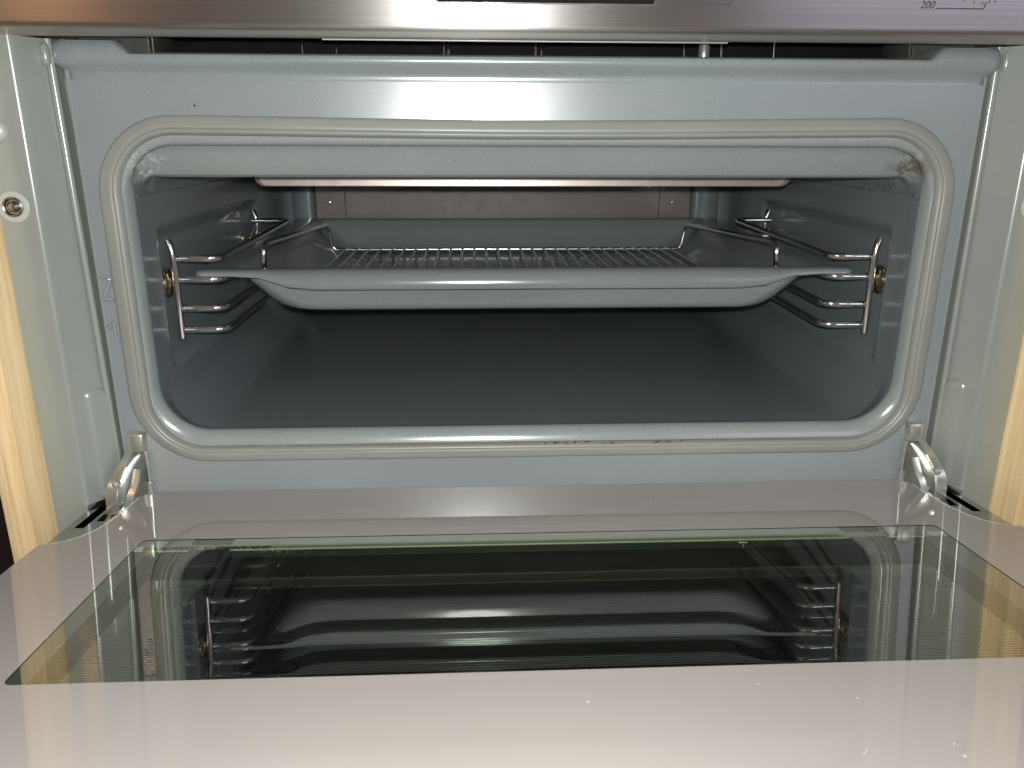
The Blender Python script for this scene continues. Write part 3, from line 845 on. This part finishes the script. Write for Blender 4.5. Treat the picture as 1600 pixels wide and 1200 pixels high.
RZ = 0.1370
def rise(y): return 0.0022 * max(0.0, (y - 0.06) / 0.32)
bm = bmesh.new()
loops = [
    tl(0.2250, ty0 + 0.0012, ty1, 0.0065, lambda x, y: RZ - 0.0042 - 0.0094 * front_k(x, y) + rise(y)),
    tl(0.2262, ty0 - 0.0002, ty1 + 0.001, 0.0070, lambda x, y: RZ - 0.0036 - 0.0090 * front_k(x, y) + rise(y)),
    tl(0.2262, ty0 - 0.0002, ty1 + 0.001, 0.0070, lambda x, y: RZ - 0.0020 - 0.0072 * front_k(x, y) + rise(y)),
    tl(0.2258, ty0 + 0.0006, ty1 + 0.0005, 0.0070, lambda x, y: RZ - 0.0010 - 0.0050 * front_k(x, y) + rise(y)),
    tl(0.2248, ty0 + 0.0022, ty1 - 0.0005, 0.0065, lambda x, y: RZ - 0.0002 - 0.0026 * front_k(x, y) + rise(y)),
    tl(0.2230, ty0 + 0.0055, ty1 - 0.002, 0.0060, lambda x, y: RZ + 0.0001 - 0.0006 * front_k(x, y) + rise(y)),
    tl(0.2200, ty0 + 0.0110, ty1 - 0.004, 0.007, lambda x, y: RZ + 0.0002 + rise(y)),
    tl(0.2060, ty0 + 0.0128, ty1 - 0.008, 0.010, lambda x, y: RZ - 0.0001 + rise(y)),
    tl(0.2035, ty0 + 0.0136, ty1 - 0.010, 0.010, lambda x, y: RZ - 0.0006 + rise(y)),
    tl(0.2010, ty0 + 0.0142, ty1 - 0.0116, 0.011, lambda x, y: RZ - 0.0024 + rise(y)),
    tl(0.1945, ty0 + 0.0148, ty1 - 0.0145, 0.014, 0.1272),
    tl(0.1885, ty0 + 0.0154, ty1 - 0.0165, 0.018, 0.1202),
    tl(0.1843, ty0 + 0.0159, ty1 - 0.0180, 0.021, 0.1153),
    tl(0.1800, ty0 + 0.0168, ty1 - 0.0200, 0.024, 0.1110),
    tl(0.1760, ty0 + 0.0185, ty1 - 0.0225, 0.025, 0.1083),
    tl(0.1720, ty0 + 0.0215, ty1 - 0.0255, 0.025, 0.1070),
    tl(0.1660, ty0 + 0.0270, ty1 - 0.0310, 0.024, 0.1066)]
loft(bm, loops, cap1=True)
basin = obj('tray_pan', bm, M['tray'], tray, angle=60)
sol = basin.modifiers.new('sheet', 'SOLIDIFY'); sol.thickness = 0.0012; sol.offset = -1.0

# ---------------------------------------------------------------- wire grid standing in the tray
grid = thing('wire_grid', 'chromed wire roasting grid with raised side bars, standing inside the baking tray', 'roasting grid', (0, 0.2, 0.1075))
def GP(x, y, z):
    return (x, y - 0.2, z - 0.1075)
for sx in (-1, 1):
    xo = 0.1855 if sx < 0 else 0.1800
    bm = bmesh.new()
    tube(bm, fillet([GP(sx * (xo - 0.016), 0.0790, 0.1112), GP(sx * (xo - 0.0085), 0.0790, 0.1130), GP(sx * (xo + 0.0010), 0.0792, 0.1290), GP(sx * xo, 0.0800, 0.1510), GP(sx * xo, 0.3340, 0.1372), GP(sx * (xo - 0.004), 0.3360, 0.1122), GP(sx * (xo - 0.014), 0.3360, 0.1118)], 0.008, 7), 0.0021, 12)
    obj('side_bar', bm, M['chrome'], grid)
for y, z in ((0.3360, 0.1118), (0.0790, 0.1110)):
    bm = bmesh.new(); tube(bm, [GP(-0.1710, y, z), GP(0, y, z), GP(0.1655, y, z)], 0.0019, 12)
    obj('cross_bar', bm, M['grid'], grid)
bm = bmesh.new(); tube(bm, [(0, -0.1225, 0.0), (0, 0.0, 0.0002), (0, 0.1380, 0.0)], 0.00125, 10)
base = obj('grid_wire', bm, M['grid'], grid)
for k in range(29):
    o = base if k == 0 else base.copy()
    if k:
        COL.objects.link(o); o.parent = grid
    o.location = (-0.1660 + 0.01165 * k, 0.0, 0.1128 - 0.1075 + 0.0016)
